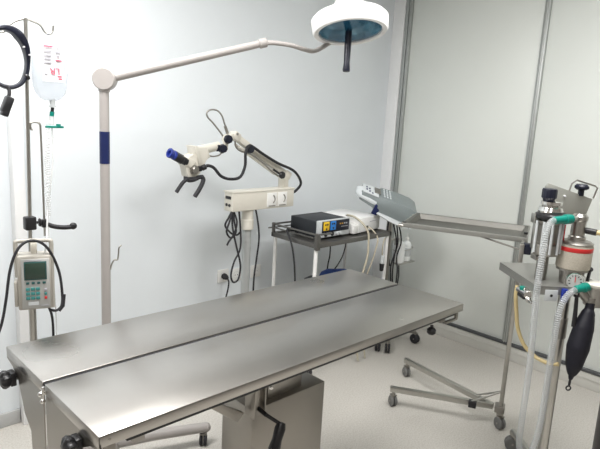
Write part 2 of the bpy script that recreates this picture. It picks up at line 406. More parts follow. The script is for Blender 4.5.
# ------------------------------------------------------------------ IV stand
IX, IY = .705, 2.1
t = thing('iv_stand', 'thin steel drip stand with two hooks at the left edge', 'iv stand', (IX, IY, 0))
part('base_hub', M().lathe([(0, .03), (.032, .03), (.036, .04), (.034, .06), (.018, .13), (0, .13)], (IX, IY, 0), n=24), TUBE, t)
for k in range(5):
    a = 1.1 + 2 * pi * k / 5; d = V((cos(a), sin(a), 0))
    part('leg', M().sweep([V((IX, IY, .048)) + d * .02, V((IX, IY, .046)) + d * .27], .009, 12), TUBE, t)
    caster(t, V((IX, IY, 0)) + d * .262, .015, RUBBER, a + .8, .042)
part('lower_pole', M().cyl((IX, IY, .12), (IX, IY, .93), .013, n=20), TUBE, t)
part('upper_pole', M().cyl((IX, IY, .90), (IX + .014, IY, 1.818), .0065, n=16), TUBE, t)
part('pole_collar', M().cyl((IX, IY, .915), (IX, IY, .945), .017, n=20, bev=.003), BLACK, t)
tp = V((IX + .014, IY, 1.816))
part('hook', M().tube([tp, (.742, IY, 1.810), (.766, IY, 1.802), (.778, IY, 1.785), (.787, IY, 1.777), (.797, IY, 1.777), (.807, IY, 1.787), (.811, IY, 1.806)], .0036), TUBE, t)
part('hook', M().tube([tp, (.695, IY, 1.808), (.672, IY, 1.793), (.659, IY, 1.776), (.650, IY, 1.766), (.638, IY, 1.762), (.628, IY, 1.768), (.622, IY, 1.786)], .0036), TUBE, t)
sr = part('side_rod', M().tube([(.728, IY - .004, 1.447), (.722, IY - .004, 1.452), (.722, IY - .004, 1.470), (.738, IY - .004, 1.474), (.752, IY - .004, 1.468), (.7545, IY - .004, 1.44), (.756, IY - .004, 1.30), (.757, IY - .004, 1.065)], .0038), TUBE, t)
part('rod_clamp', M().box((IX + .002, IY - .002, 1.117), (.038, .034, .048), None, .005).cyl((IX + .02, IY - .002, 1.117), (IX + .036, IY - .004, 1.117), .005)
     .lathe([(0, 0), (.012, .001), (.016, .006), (.010, .012), (0, .013)], (IX + .030, IY - .004, 1.117), (1, -.15, 0), 18).box((.757, IY - .004, 1.112), (.02, .022, .030), None, .004)
     .cyl((IX + .036, IY - .003, 1.117), (.757, IY - .003, 1.117), .004), BLACK, t)
part('clamp_lever', M().tube([(.757, IY - .012, 1.113), (.785, IY - .018, 1.100), (.82, IY - .02, 1.093), (.850, IY - .02, 1.092)], lambda u: .0085, 12).ball((.855, IY - .02, 1.095), .013, (1.1, .8, 1)), BLACK, t)

# ------------------------------------------------------------------ infusion pump
t = thing('infusion_pump', 'beige infusion pump with dark screen and teal keypad clamped to the drip stand', 'infusion pump', (.705, 2.05, .81))
PR = RZ(radians(-20)); PC = V((.697, 2.040, .918))
KX_ = .86
def pp(x, y, z): return PC + PR @ V((x * KX_, y, z))
def pbox(m, x, y, z, sx, sy, sz, bev=0): return m.box(pp(x, y, z), (sx * KX_, sy, sz), PR, bev)
# slightly trapezoid casing (taller at the top)
casing = part('casing', pbox(M(), 0, .012, .0, .126, .078, .196, .006), PUMPC, t)
face = part('faceplate', pbox(M(), .004, -.028, -.002, .106, .006, .180, .002), PANEL, t)
part('screen_bezel', pbox(M(), .004, -.0315, .046, .084, .003, .066, .001), DKTEAL, face)
part('screen', pbox(M(), .004, -.0335, .046, .076, .003, .058, .001), LCD, face)
for i in range(4): part('soft_key', pbox(M(), -.026 + i * .0205, -.0325, .002, .012, .004, .008, .001), DKTEAL, face)
for r in range(4):
    for c in range(3):
        if r == 3: continue
        part('number_key', pbox(M(), -.026 + c * .0185, -.0325, -.020 - r * .0165, .015, .004, .0105, .001), TEAL, face)
for r, m_ in enumerate((GREYINK, TEAL, RED)):
    part('function_key', pbox(M(), .040, -.0325, -.024 - r * .015, .010, .004, .009, .001), m_, face, ['grey key', 'teal key', 'red key'][r])
part('brand_plate', pbox(M(), -.006, -.0325, -.073, .040, .002, .012), LGREY, face)
part('print_line', pbox(M(), .036, -.0325, -.082, .030, .001, .0025), GREYINK, face)
part('print_line', pbox(M(), -.004, -.0325, .083, .060, .001, .0025), GREYINK, face)
hf = M().tube([pp(-.064, -.005, .02), pp(-.066, -.006, .10), pp(-.066, -.006, .138), pp(-.058, -.006, .148), pp(0, -.006, .149), pp(.058, -.006, .148), pp(.066, -.006, .138), pp(.066, -.006, .10), pp(.066, -.005, -.10)], .0075, 10, 6)
part('handle_frame', hf, PUMPC, t)
part('side_plate', pbox(M(), -.070, .004, -.04, .014, .05, .09, .003), PUMPC, t)
pbr = M(); pbox(pbr, 0, .03, .112, .024, .035, .05, .004); pbox(pbr, 0, .06, .05, .05, .03, .05, .004)
part('pole_clamp', pbr, IVORY, t)
part('power_cable', M().tube([(.500, 1.98, .62), (.530, 2.0, .70), (.571, 2.01, .788), (.59, 2.01, .874), (.607, 2.01, .977), (.632, 2.01, 1.044), (.666, 2.01, 1.072), (.706, 2.01, 1.066), (.740, 2.01, 1.03), (.770, 2.01, .953), (.778, 2.005, .877), (.774, 2.0, .825), (.757, 2.005, .806), (.742, 2.02, .806)], .0048), RUBBER, t)
part('cable_strain_relief', M().poly([(.783, 2.003, .862), (.777, 2.0, .82), (.762, 2.0, .805)], .0075), RUBBER, t)
part('lead', M().tube([(.742, 2.04, .812), (.754, 2.045, .775), (.759, 2.05, .72), (.757, 2.05, .653), (.748, 2.05, .575), (.74, 2.05, .45), (.70, 2.0, .2), (.62, 1.95, .008)], .0045), RUBBER, t)

# ------------------------------------------------------------------ IV bag and infusion line
t = thing('iv_bag', 'clear fluid bag with red print hanging from the drip stand hook', 'fluid bag', (.802, 2.1, 1.555))
bag = M(); loops = []
for z, w_, d_ in ((1.772, .020, .004), (1.764, .034, .006), (1.750, .041, .012), (1.72, .046, .018), (1.68, .049, .023), (1.64, .050, .025), (1.60, .048, .023), (1.575, .042, .018), (1.558, .030, .012), (1.550, .016, .007)):
    loops.append([V((.794 + w_ * 1.25 * (abs(cos(a)) ** .75) * (1 if cos(a) > 0 else -1), 2.1 + d_ * sin(a), z)) for a in [2 * pi * k / 28 for k in range(28)]])
bo = part('bag', bag.loft(loops), CLEARBAG, t)
part('hang_tab', M().box((.803, 2.1, 1.778), (.03, .003, .014), None, .001).box((.800, 2.1, 1.784), (.006, .003, .012)), CLEARTUBE, t)
lab = part('bag_label', M().prism([(.763, 2.0745, 1.745), (.828, 2.0745, 1.745), (.834, 2.070, 1.615), (.758, 2.070, 1.615)], (0, .0015, 0)), PAPER, t, 'white printed area of the bag')
tr = Matrix(((1, 0, 0), (0, 0, -1), (0, 1, 0)))
tr2 = Matrix(((-1, 0, 0), (0, 0, -1), (0, -1, 0)))
lettering('red_lettering', 'LR', .032, (.800, 2.0690, 1.652), tr2, PINK, lab)
for i, (x, z, w_, m_) in enumerate(((.790, 1.733, .030, PINK), (.822, 1.733, .014, GREYINK), (.822, 1.716, .018, GREYINK), (.787, 1.716, .024, GREYINK), (.822, 1.702, .010, GREYINK), (.824, 1.688, .020, PINK),
                                    (.787, 1.702, .024, GREYINK), (.787, 1.690, .022, GREYINK), (.787, 1.678, .024, GREYINK), (.780, 1.64, .010, GREYINK), (.826, 1.634, .014, PINK), (.828, 1.626, .012, PINK))):
    part('print_line', M().box((x - .010, 2.0705, z), (w_, .002, .0030 if m_ is GREYINK else .0042)), m_, lab)
part('port', M().cyl((.800, 2.1, 1.555), (.800, 2.1, 1.527), .010, .008, n=18).cyl((.800, 2.1, 1.534), (.800, 2.1, 1.528), .012, n=18), LGREY, t)
t = thing('infusion_line', 'drip chamber with green clamp and tubing hanging below the fluid bag', 'infusion line', (.797, 2.1, 1.45))
part('spike', M().cyl((.800, 2.1, 1.527), (.798, 2.1, 1.512), .006, n=14), BLACK, t)
part('green_connector', M().cyl((.798, 2.1, 1.512), (.796, 2.1, 1.496), .008, n=16), GREEN, t)
part('drip_chamber', M().cyl((.796, 2.1, 1.496), (.794, 2.1, 1.466), .009, n=16).box((.785, 2.098, 1.472), (.024, .012, .012), None, .003), CLEARTUBE, t)
part('roller_clamp', M().box((.802, 2.094, 1.459), (.062, .016, .008), None, .002).cyl((.815, 2.09, 1.459), (.815, 2.09, 1.470), .008, n=16), GREEN, t)
part('tube', M().tube([(.794, 2.097, 1.455), (.795, 2.095, 1.40), (.790, 2.09, 1.33), (.778, 2.086, 1.24), (.766, 2.084, 1.17), (.742, 2.04, 1.06), (.730, 2.035, 1.0)], .0032), CLEARTUBE, t)
hp = spline([(.776, 2.088, 1.452), (.772, 2.088, 1.36), (.771, 2.088, 1.29), (.770, 2.088, 1.20), (.768, 2.088, 1.14)], 60)
hel = [p + V((cos(i * .9) * .0075, sin(i * .9) * .0075, 0)) for i, p in enumerate(hp)]
part('coiled_tube', M().sweep(hel, .0022, 6), CLEARTUBE, t)
part('hanging_tube', M().tube([(.768, 2.088, 1.14), (.765, 2.075, 1.05), (.772, 2.07, .92), (.775, 2.06, .75), (.772, 2.06, .6)], .0022), CLEARTUBE, t)

# ------------------------------------------------------------------ head-worn magnifier hanging on the left hook
t = thing('magnifier_headset', 'dark head-worn magnifier headband hanging from the drip stand hook', 'headset', (.640, 2.07, 1.60))
hp = spline([(.575, 2.07, 1.71), (.60, 2.066, 1.752), (.625, 2.062, 1.770), (.650, 2.06, 1.772), (.676, 2.06, 1.760), (.699, 2.063, 1.728), (.708, 2.066, 1.687), (.705, 2.07, 1.641), (.690, 2.072, 1.606), (.664, 2.07, 1.589), (.636, 2.066, 1.588), (.607, 2.066, 1.60), (.580, 2.07, 1.625), (.568, 2.075, 1.668)], 8, True)
band = M(); n = len(hp); rings = []
for i, p in enumerate(hp):
    tg = (hp[(i + 1) % n] - hp[i - 1]).normalized(); nrm = V((0, 1, 0)).cross(tg).normalized()
    top = max(0, 1 - abs(i / n - .30) / .16); wdt = .014 + .006 * top; th = .0085 + .011 * top
    rings.append([p + nrm * a_ * th + V((0, b_ * wdt, 0)) for a_, b_ in ((-.6, -1), (0, -1.15), (.6, -1), (.9, 0), (.6, 1), (0, 1.15), (-.6, 1), (-.9, 0))])
R = [[band.bm.verts.new(q) for q in r] for r in rings]
for i in range(n):
    for k in range(8): band._q([R[i][k], R[i][(k + 1) % 8], R[(i + 1) % n][(k + 1) % 8], R[(i + 1) % n][k]])
hbnd = part('headband', band, NAVYBK, t)
part('pad_rivet', M().cyl((.693, 2.055, 1.720), (.693, 2.044, 1.720), .0028, n=10).cyl((.709, 2.055, 1.696), (.709, 2.044, 1.696), .0028, n=10), PAPER, hbnd)
part('hinge_arm', M().tube([(.636, 2.055, 1.590), (.642, 2.05, 1.578), (.640, 2.045, 1.562), (.634, 2.045, 1.552)], .006), BLACK, t)
part('loupe', M().box((.631, 2.042, 1.530), (.026, .034, .056), Matrix.Rotation(.38, 3, 'Y'), .006).box((.622, 2.04, 1.503), (.022, .03, .02), Matrix.Rotation(.38, 3, 'Y'), .004), BLACK, t)
part('adjust_knob', M().cyl((.699, 2.064, 1.622), (.709, 2.064, 1.628), .012, n=16, bev=.002), BLACK, t)

# ------------------------------------------------------------------ operating microscope on a column
t = thing('operating_microscope', 'ivory operating microscope with blue eyepieces on a grey column by the wall', 'microscope', (1.966, 2.42, 0))
part('base_hub', M().lathe([(0, .05), (.06, .05), (.06, .10), (.035, .12), (0, .12)], (1.966, 2.42, 0), n=24), IVORY, t)
for k in range(4):
    a = pi / 4 + k * pi / 2 + .1; d = V((cos(a), sin(a), 0))
    part('leg', M().sweep([V((1.966, 2.42, .075)) + d * .03, V((1.966, 2.42, .072)) + d * .28], .02, 12), IVORY, t)
    caster(t, V((1.966, 2.42, 0)) + d * .27, .024, RUBBER, a + .5, .07)
part('column', M().cyl((1.966, 2.42, .11), (1.966, 2.42, .935), .0245, n=28), mat('grey_column', (.48, .50, .50), .3, .35, var=.03), t)
part('column_collar', M().cyl((1.965, 2.42, .905), (1.965, 2.42, .965), .036, n=28, bev=.004).cyl((1.965, 2.42, .965), (1.965, 2.42, 1.02), .033, n=28), IVORY, t)
cb = part('control_box', M().box((2.050, 2.415, 1.071), (.445, .078, .106), None, .006), IVORY, t)
part('box_lid', M().box((2.050, 2.415, 1.122), (.452, .083, .010), None, .003), IVORY, cb)
for x in (2.100, 2.178):
    sw = part('rotary_dial_plate', M().box((x, 2.374, 1.068), (.070, .006, .080), None, .002), WHITE, cb)
    part('dial_mark', M().poly([V((x + .002 + .017 * sin(a), 2.3698, 1.072 + .022 * cos(a))) for a in [.25 + i * .32 for i in range(9)]], .0034, 6), DULL, sw)
    part('print_line', M().box((x, 2.3705, 1.034), (.050, .001, .006)), DULL, sw)
part('cable_socket', M().box((1.8265, 2.415, 1.092), (.006, .045, .016), None, .002), BLACK, cb)
part('cable_socket', M().cyl((1.832, 2.402, 1.052), (1.8225, 2.402, 1.052), .008, n=14), BLACK, cb)
part('cable_socket', M().cyl((1.832, 2.428, 1.052), (1.8225, 2.428, 1.052), .008, n=14), BLACK, cb)
part('arm_post', M().box((2.232, 2.43, 1.165), (.040, .05, .085), None, .005).cyl((2.215, 2.40, 1.142), (2.215, 2.40, 1.172), .006), IVORY, t)
A0 = V((2.250, 2.43, 1.195)); A1 = V((1.862, 2.43, 1.418)); dA = (A1 - A0).normalized(); upA = V((0, 1, 0)).cross(dA); upA = upA if upA.z > 0 else -upA
rA = frame(dA, upA)
part('spring_arm', M().box((A0 + A1) / 2, ((A1 - A0).length, .045, .034), rA, .006).box(A0 + dA * .005, (.05, .056, .048), rA, .01).box(A1 - dA * .005, (.045, .056, .046), rA, .008), IVORY, t)
B0 = A0 - upA * .034 + dA * .05; B1 = A1 - upA * .034 - dA * .03
part('parallel_rod', M().cyl(B0, B1, .006, n=12).box((B0 + B1) / 2, ((B1 - B0).length * .86, .03, .013), rA, .002), IVORY, t)
part('arm_pin', M().cyl(A1 + V((0, -.034, .01)), A1 + V((0, .02, .01)), .006, n=12), DULL, t)
part('lock_knob', M().lathe([(0, 0), (.018, .002), (.022, .01), (.018, .022), (0, .024)], (2.175, 2.395, 1.203), (.2, -1, 0), 20).poly([(2.12, 2.395, 1.235), (2.175, 2.39, 1.203)], .006), BLACK, t)
part('lock_knob', M().lathe([(0, 0), (.022, .002), (.026, .012), (.022, .026), (0, .028)], (1.938, 2.400, 1.352), (.1, -1, 0), 20), NAVYBK, t)
part('elbow_joint', M().box((1.826, 2.425, 1.412), (.05, .045, .030), Matrix.Rotation(-.3, 3, 'Y'), .008).cyl((1.79, 2.425, 1.40), (1.835, 2.425, 1.40), .014).cyl((1.795, 2.41, 1.345), (1.80, 2.42, 1.40), .014), IVORY, t)
part('lock_knob', M().lathe([(0, 0), (.021, .002), (.025, .012), (.021, .026), (0, .028)], (1.796, 2.402, 1.400), (-.1, -1, .1), 8), NAVYBK, t)
part('lock_knob', M().lathe([(0, 0), (.021, .002), (.025, .012), (.021, .034), (0, .036)], (1.768, 2.405, 1.352), (-.35, -1, .1), 8).box((1.752, 2.41, 1.356), (.045, .04, .035), None, .006), NAVYBK, t)
part('link_arm', M().cyl((1.655, 2.41, 1.347), (1.755, 2.415, 1.366), .023, n=24, bev=.003).cyl((1.64, 2.41, 1.344), (1.665, 2.41, 1.349), .026, n=24, bev=.003), IVORY, t)
part('cable_loop', M().tube([(1.79, 2.43, 1.415), (1.777, 2.43, 1.431), (1.726, 2.43, 1.481), (1.694, 2.43, 1.508), (1.688, 2.43, 1.532), (1.714, 2.43, 1.546), (1.752, 2.43, 1.543), (1.781, 2.43, 1.518), (1.799, 2.43, 1.478), (1.818, 2.43, 1.437), (1.825, 2.43, 1.42)], .0042), DULL, t)
part('cable_sleeve', M().cyl((1.803, 2.43, 1.466), (1.82, 2.43, 1.43), .008, n=12), DULL, t)
# microscope head
hdm = part('optics_head', M().prism([(1.580, 2.375, 1.366), (1.660, 2.375, 1.362), (1.680, 2.375, 1.310), (1.645, 2.375, 1.300), (1.640, 2.375, 1.258), (1.600, 2.375, 1.212), (1.548, 2.375, 1.214), (1.530, 2.375, 1.285), (1.540, 2.375, 1.315), (1.592, 2.375, 1.325)], (0, .062, 0), .007), IVORY, t)
part('top_plate', M().prism([(1.576, 2.365, 1.368), (1.592, 2.365, 1.370), (1.618, 2.365, 1.290), (1.606, 2.365, 1.278)], (0, .08, 0), .003), IVORY, hdm)
part('focus_dial', M().cyl((1.578, 2.376, 1.252), (1.578, 2.352, 1.252), .017, n=28, bev=.003), DULL, hdm)
part('dial_ring', M().cyl((1.578, 2.376, 1.252), (1.578, 2.362, 1.252), .0235, n=28), DULL, hdm)
part('light_port', M().cyl((1.622, 2.37, 1.258), (1.644, 2.365, 1.268), .014, n=18, bev=.003).box((1.612, 2.372, 1.257), (.02, .02, .026), None, .004), BLACK, hdm)
for dx, dy in ((-.014, -.024), (.014, .024)):
    bt = part('eyepiece_tube', M().cyl((1.555 + dx, 2.405 + dy, 1.290), (1.528 + dx, 2.405 + dy, 1.302), .019, n=22).cyl((1.532 + dx, 2.405 + dy, 1.299), (1.488 + dx, 2.405 + dy, 1.321), .021, n=22, bev=.003), BLACK, hdm)
    part('eyecup', M().lathe([(0, 0), (.020, 0), (.021, .018), (.018, .022), (.020, .026), (.023, .042), (.021, .045), (.015, .045), (.013, .03), (0, .03)], (1.498 + dx, 2.405 + dy, 1.316), (-.88, 0, .42), 24), BLUE, bt)
part('binocular_body', M().box((1.556, 2.405, 1.286), (.05, .075, .044), Matrix.Rotation(.42, 3, 'Y'), .008), IVORY, hdm)
part('handle_bar', M().tube([(1.530, 2.37, 1.212), (1.548, 2.37, 1.202), (1.580, 2.37, 1.204), (1.605, 2.37, 1.214), (1.630, 2.37, 1.216)], .0105, 12).box((1.575, 2.39, 1.208), (.06, .05, .018), None, .004), RUBBER, hdm)
part('handle_grip', M().sweep(spline([(1.535, 2.366, 1.208), (1.512, 2.362, 1.195), (1.488, 2.357, 1.172), (1.470, 2.355, 1.150)]), .0095, 12), RUBBER, hdm)
part('handle_grip', M().sweep(spline([(1.622, 2.366, 1.216), (1.628, 2.362, 1.200), (1.608, 2.357, 1.165), (1.575, 2.355, 1.122)]), .0115, 12), RUBBER, hdm)
part('light_guide', M().tube([(1.642, 2.365, 1.268), (1.656, 2.36, 1.272), (1.69, 2.36, 1.259), (1.734, 2.36, 1.217), (1.792, 2.36, 1.199), (1.857, 2.36, 1.207), (1.888, 2.36, 1.264), (1.893, 2.365, 1.330), (1.917, 2.375, 1.364), (1.958, 2.385, 1.362), (2.031, 2.39, 1.325), (2.143, 2.39, 1.272), (2.275, 2.39, 1.222), (2.345, 2.40, 1.150), (2.325, 2.42, 1.100), (2.270, 2.42, 1.083)], .0078, 12), RUBBER, t)
part('signal_cable', M().tube([(1.848, 2.40, 1.392), (1.855, 2.40, 1.361), (1.889, 2.40, 1.338), (1.931, 2.40, 1.329), (1.98, 2.40, 1.31), (2.06, 2.40, 1.262), (2.12, 2.40, 1.22), (2.165, 2.40, 1.195)], .0045), DULL, t)
part('signal_cable', M().tube([(1.758, 2.39, 1.335), (1.735, 2.385, 1.320), (1.69, 2.38, 1.316), (1.659, 2.385, 1.326)], .0038), DULL, t)
for pts in ([(1.842, 2.41, 1.03), (1.832, 2.385, 1.017), (1.812, 2.38, .967), (1.795, 2.38, .915), (1.826, 2.38, .878), (1.858, 2.38, .908), (1.845, 2.38, .964), (1.85, 2.40, 1.018)],
            [(1.845, 2.40, 1.022), (1.836, 2.385, .95), (1.836, 2.37, .90), (1.853, 2.365, .829), (1.877, 2.36, .742), (1.879, 2.36, .686), (1.865, 2.36, .642), (1.833, 2.36, .637), (1.818, 2.36, .679), (1.836, 2.36, .748), (1.881, 2.37, .809), (1.895, 2.385, .886), (1.89, 2.40, 1.02)],
            [(1.86, 2.41, 1.02), (1.866, 2.385, .96), (1.846, 2.38, .90), (1.812, 2.38, .86), (1.80, 2.38, .84)],
            [(1.862, 2.42, 1.02), (1.824, 2.40, .99), (1.80, 2.40, .945), (1.84, 2.40, .90), (1.88, 2.40, .885), (1.905, 2.40, .90)],
            [(2.005, 2.40, 1.02), (2.022, 2.40, .96), (2.030, 2.395, .90), (2.030, 2.39, .835), (2.018, 2.39, .731), (2.006, 2.39, .632), (2.003, 2.39, .519), (2.0, 2.39, .3), (2.02, 2.38, .15)]):
    part('hanging_cable', M().tube(pts, .0052), RUBBER, t)

# ------------------------------------------------------------------ instrument trolley
t = thing('instrument_trolley', 'steel instrument trolley with white legs standing against the wall', 'trolley', (2.61, 2.42, 0))
CX0, CX1, CY0, CY1 = 2.285, 2.965, 2.185, 2.555
tray = M().box(((CX0 + CX1) / 2, (CY0 + CY1) / 2, .815), (CX1 - CX0, CY1 - CY0, .012), None, .003)
for y in (CY0, CY1): tray.box(((CX0 + CX1) / 2, y, .816), (CX1 - CX0 + .02, .020, .028), None, .003)
for x in (CX0, CX1): tray.box((x, (CY0 + CY1) / 2, .816), (.020, CY1 - CY0 + .02, .028), None, .003)
part('tray_top', tray, TROLLEY_STEEL, t)
rail = M()
for x in (CX0, CX1):
    for y in (CY0, CY1):
        if x == CX0: rail.cyl((x, y, .83), (x, y, .888), .011, n=12)
rail.tube([(CX0 + .12, CY0 - .0, .878), (CX0 + .02, CY0, .88), (CX0, CY0 + .02, .88), (CX0, CY1 - .02, .88), (CX0 + .02, CY1, .88), (CX0 + .2, CY1, .88), (CX1, CY1, .88)], .006, 8, 5)
rail.tube([(CX0, CY0 + .02, .858), (CX0, CY1 - .02, .858), (CX0 + .02, CY1, .858), (CX1, CY1, .858)], .004, 8, 5)
rail.cyl((CX1, CY1, .83), (CX1, CY1, .882), .007, n=12)
part('gallery_rail', rail, TROLLEY_STEEL, t)
part('corner_post', M().box((CX0 + .005, CY0 - .002, .833), (.03, .026, .085), None, .004), TROLLEY_STEEL, t)
for x in (CX0 + .008, CX1 - .012):
    for y in (CY0 + .008, CY1 - .012):
        part('leg', M().cyl((x, y, .07), (x, y, .80), .0115, n=20), WHITEGL, t)
        caster(t, (x, y), .028, RUBBER, .5, .075)
part('lower_shelf', M().box(((CX0 + CX1) / 2, (CY0 + CY1) / 2, .40), (CX1 - CX0 - .02, CY1 - CY0 - .02, .014), None, .003).box(((CX0 + CX1) / 2, CY0 + .01, .405), (CX1 - CX0 - .02, .012, .03)), DULL, t)

# ------------------------------------------------------------------ electrosurgical unit on the trolley
t = thing('electrosurgical_unit', 'flat black electrosurgical unit with yellow and blue sockets on the trolley', 'medical device', (2.51, 2.38, .821))
EX, EY = 2.512, 2.262
part('casing', M().box((EX, EY + .125, .886), (.270, .235, .098), None, .005), ANTHR, t)
fp = part('front_panel', M().box((EX, EY + .008, .886), (.280, .020, .104), None, .004), LGREY, t)
part('display_panel', M().box((EX + .010, EY - .003, .898), (.238, .004, .068), None, .001), NAVYBK, fp)
part('socket_field', M().box((EX - .075, EY - .005, .903), (.050, .004, .052), None, .001), YELLOW, fp, 'yellow socket field')
part('socket_field', M().box((EX - .016, EY - .005, .903), (.048, .004, .054), None, .001), SKYBLUE, fp, 'blue socket field')
for x, z in ((-.083, .912), (-.067, .912), (-.075, .886), (-.024, .914), (-.008, .914), (-.016, .888)):
    part('socket', M().cyl((EX + x, EY - .006, z), (EX + x, EY - .0085, z), .006, n=14), BLACK, fp)
for x, m_ in ((.048, AMBER), (.066, AMBER), (.086, GREYINK), (.104, GREYINK)):
    part('legend', M().box((EX + x, EY - .005, .909), (.012, .002, .008)), m_, fp)
part('logo_line', M().box((EX + .086, EY - .005, .890), (.06, .002, .003)), GREYINK, fp)
for x in (-.075, -.018): part('round_socket', M().cyl((EX + x, EY, .852), (EX + x, EY - .008, .852), .013, n=20, bev=.002), BLACK, fp)
for x in (.024, .052): part('knob', M().cyl((EX + x, EY, .852), (EX + x, EY - .014, .852), .011, n=20, bev=.002), LGREY, fp)
for x in (2.41, 2.61):
    for y in (2.30, 2.48): part('foot', M().cyl((x, y, .821), (x, y, .838), .012, n=14), RUBBER, t)
part('mains_lead', M().tube([(2.378, 2.45, .86), (2.33, 2.45, .865), (2.272, 2.42, .865), (2.255, 2.36, .80), (2.252, 2.33, .72), (2.258, 2.32, .62), (2.27, 2.32, .50), (2.29, 2.32, .412)], .0055), RUBBER, t)

# ------------------------------------------------------------------ white control unit on the trolley
t = thing('control_unit', 'white box-shaped control unit behind the black unit on the trolley', 'medical device', (2.84, 2.42, .821))
WR = RZ(radians(9)); WC = V((2.825, 2.405, .879))
def wp(x, y, z): return WC + WR @ V((x, y, z))
part('casing', M().box(WC, (.265, .29, .092), WR, .004), WHITEGL, t)
part('front_module', M().prism([(2.668, 2.238, .832), (2.668, 2.238, .885), (2.668, 2.30, .902), (2.668, 2.30, .832)], (.085, .012, 0), .005), WHITE, t)
part('port', M().cyl(wp(-.09, -.03, .045), wp(-.09, -.03, .050), .012, n=16), BLACK, t)
part('latch', M().box(wp(-.03, -.148, -.016), (.018, .012, .014), WR, .002), BLACK, t)
part('print_line', M().box(wp(.04, -.1455, .014), (.08, .002, .004), WR), GREYINK, t)
for x in (-.09, .09):
    for y in (-.12, .12): part('foot', M().cyl(wp(x, y, -.058), wp(x, y, -.043), .012, n=14), RUBBER, t)
part('hose', M().tube([wp(-.09, -.03, .049), (2.70, 2.32, .938), (2.69, 2.25, .935), (2.70, 2.19, .90), (2.715, 2.16, .85), (2.718, 2.155, .79), (2.712, 2.15, .71), (2.695, 2.155, .63), (2.68, 2.165, .55), (2.67, 2.17, .45), (2.68, 2.17, .2), (2.71, 2.16, .01)], .0065, 12), BEIGEHOSE, t)
part('hose', M().tube([wp(-.03, -.152, -.016), (2.825, 2.21, .845), (2.82, 2.165, .80), (2.80, 2.16, .73), (2.77, 2.16, .653), (2.73, 2.165, .56), (2.71, 2.17, .45), (2.75, 2.17, .2), (2.78, 2.16, .01)], .005, 12), BEIGEHOSE, t)

# cords under the trolley
def cord(pts, label, r=.005, m_=RUBBER, extra=None):
    o = solo('hanging_cord', M().tube(pts, r), m_, label, 'cord', pts[-1])
    return o
cord([(2.895, 2.645, .80), (2.90, 2.64, .70), (2.905, 2.64, .58), (2.89, 2.64, .50), (2.88, 2.64, .3), (2.88, 2.65, .006)], 'thin dark cord hanging straight down behind the trolley legs')
cord([(2.90, 2.50, .807), (2.895, 2.49, .70), (2.86, 2.48, .62), (2.80, 2.47, .56), (2.74, 2.46, .52), (2.68, 2.46, .412)], 'thin dark cord looping under the trolley tray to the lower shelf', .004)
# blue bag on lower shelf
bg = M(); loops = []
for z, s in ((.409, .92), (.43, 1.0), (.47, 1.0), (.51, .93), (.535, .80), (.548, .55), (.552, .2)):
    loops.append([V((2.73 + .135 * s * cos(a) * (1 + .05 * sin(3 * a)), 2.42 + .095 * s * sin(a) * (1 + .06 * cos(2 * a)), z + .006 * sin(2 * a + z * 40))) for a in [2 * pi * k / 32 for k in range(32)]])
t = thing('blue_bag', 'blue cloth bag lying on the lower shelf of the trolley', 'bag', (2.73, 2.42, .408))
part('bag', bg.loft(loops), BLUEBAG, t)
part('strap', M().tube([(2.60, 2.36, .49), (2.64, 2.33, .545), (2.72, 2.33, .562), (2.80, 2.34, .552), (2.86, 2.36, .50)], .007), BLUEBAG, t)
# dark lump beside it
dk = M(); loops = []
for z, s in ((.409, .95), (.45, 1.), (.50, .95), (.535, .75), (.55, .35)):
    loops.append([V((2.50 + .08 * s * cos(a), 2.40 + .07 * s * sin(a) * (1 + .1 * cos(2 * a)), z)) for a in [2 * pi * k / 24 for k in range(24)]])
solo('dark_pouch', dk.loft(loops), NAVYBK, 'dark pouch left of the blue bag on the trolley lower shelf', 'pouch', (2.50, 2.40, .409))

# ------------------------------------------------------------------ grey console on a wheeled stand
t = thing('console', 'grey wedge-shaped control console with pale keypad on a wheeled stand in the corner', 'medical device', (3.11, 2.30, 0))
axis = V((.66, -.62, -.36)).normalized(); fr = frame(axis, V((0, 0, 1)) + V((-.64, -.77, 0)) * .24); KC = V((3.035, 2.240, .978))
def kp(x, y, z): return KC + fr @ V((x, y, z))
hood = M(); loops = []
for x, w_, zt, zb in ((-.235, .055, .030, -.012), (-.225, .075, .040, -.020), (-.12, .088, .046, -.032), (-.10, .105, .062, -.045), (.0, .115, .074, -.050), (.10, .120, .076, -.050), (.145, .118, .066, -.050), (.16, .110, .050, -.048)):
    lp = []
    for a_, b_ in ((-1, .0), (-1, .55), (-.86, 1.), (.86, 1.), (1, .55), (1, .0), (.9, -1), (-.9, -1)):
        lp.append(kp(x, a_ * w_, zt * b_ if b_ >= 0 else -zb * b_))
    loops.append(lp)
hb_ = part('hood', hood.loft(loops), GREY, t)
kpad = M(); kpad.prism([kp(-.228, -.068, .0385), kp(-.228, .068, .0385), kp(-.12, .085, .047), kp(-.12, -.085, .047)], fr @ V((0, 0, .008)), .003)
kpo = part('keypad_panel', kpad, KEYP, t)
nose = M(); nose.loft([[kp(x, w_ * cos(a), .008 + h * sin(a)) for a in [2 * pi * k / 20 for k in range(20)]] for x, w_, h in ((-.262, .03, .012), (-.255, .055, .022), (-.225, .078, .036), (-.17, .086, .042), (-.115, .092, .045))])
part('keypad_shell', nose, KEYP, t)
part('display', M().prism([kp(-.150, -.035, .0525), kp(-.150, .055, .0525), kp(-.108, .055, .0565), kp(-.108, -.035, .0565)], fr @ V((0, 0, .005)), .001), DULL, kpo)
for i, (x, y) in enumerate(((-.205, -.03), (-.205, .01), (-.185, -.045), (-.185, .0), (-.165, -.06))):
    part('key', M().box(kp(x, y, .053), (.009, .012, .006), fr, .001), NAVY, kpo)
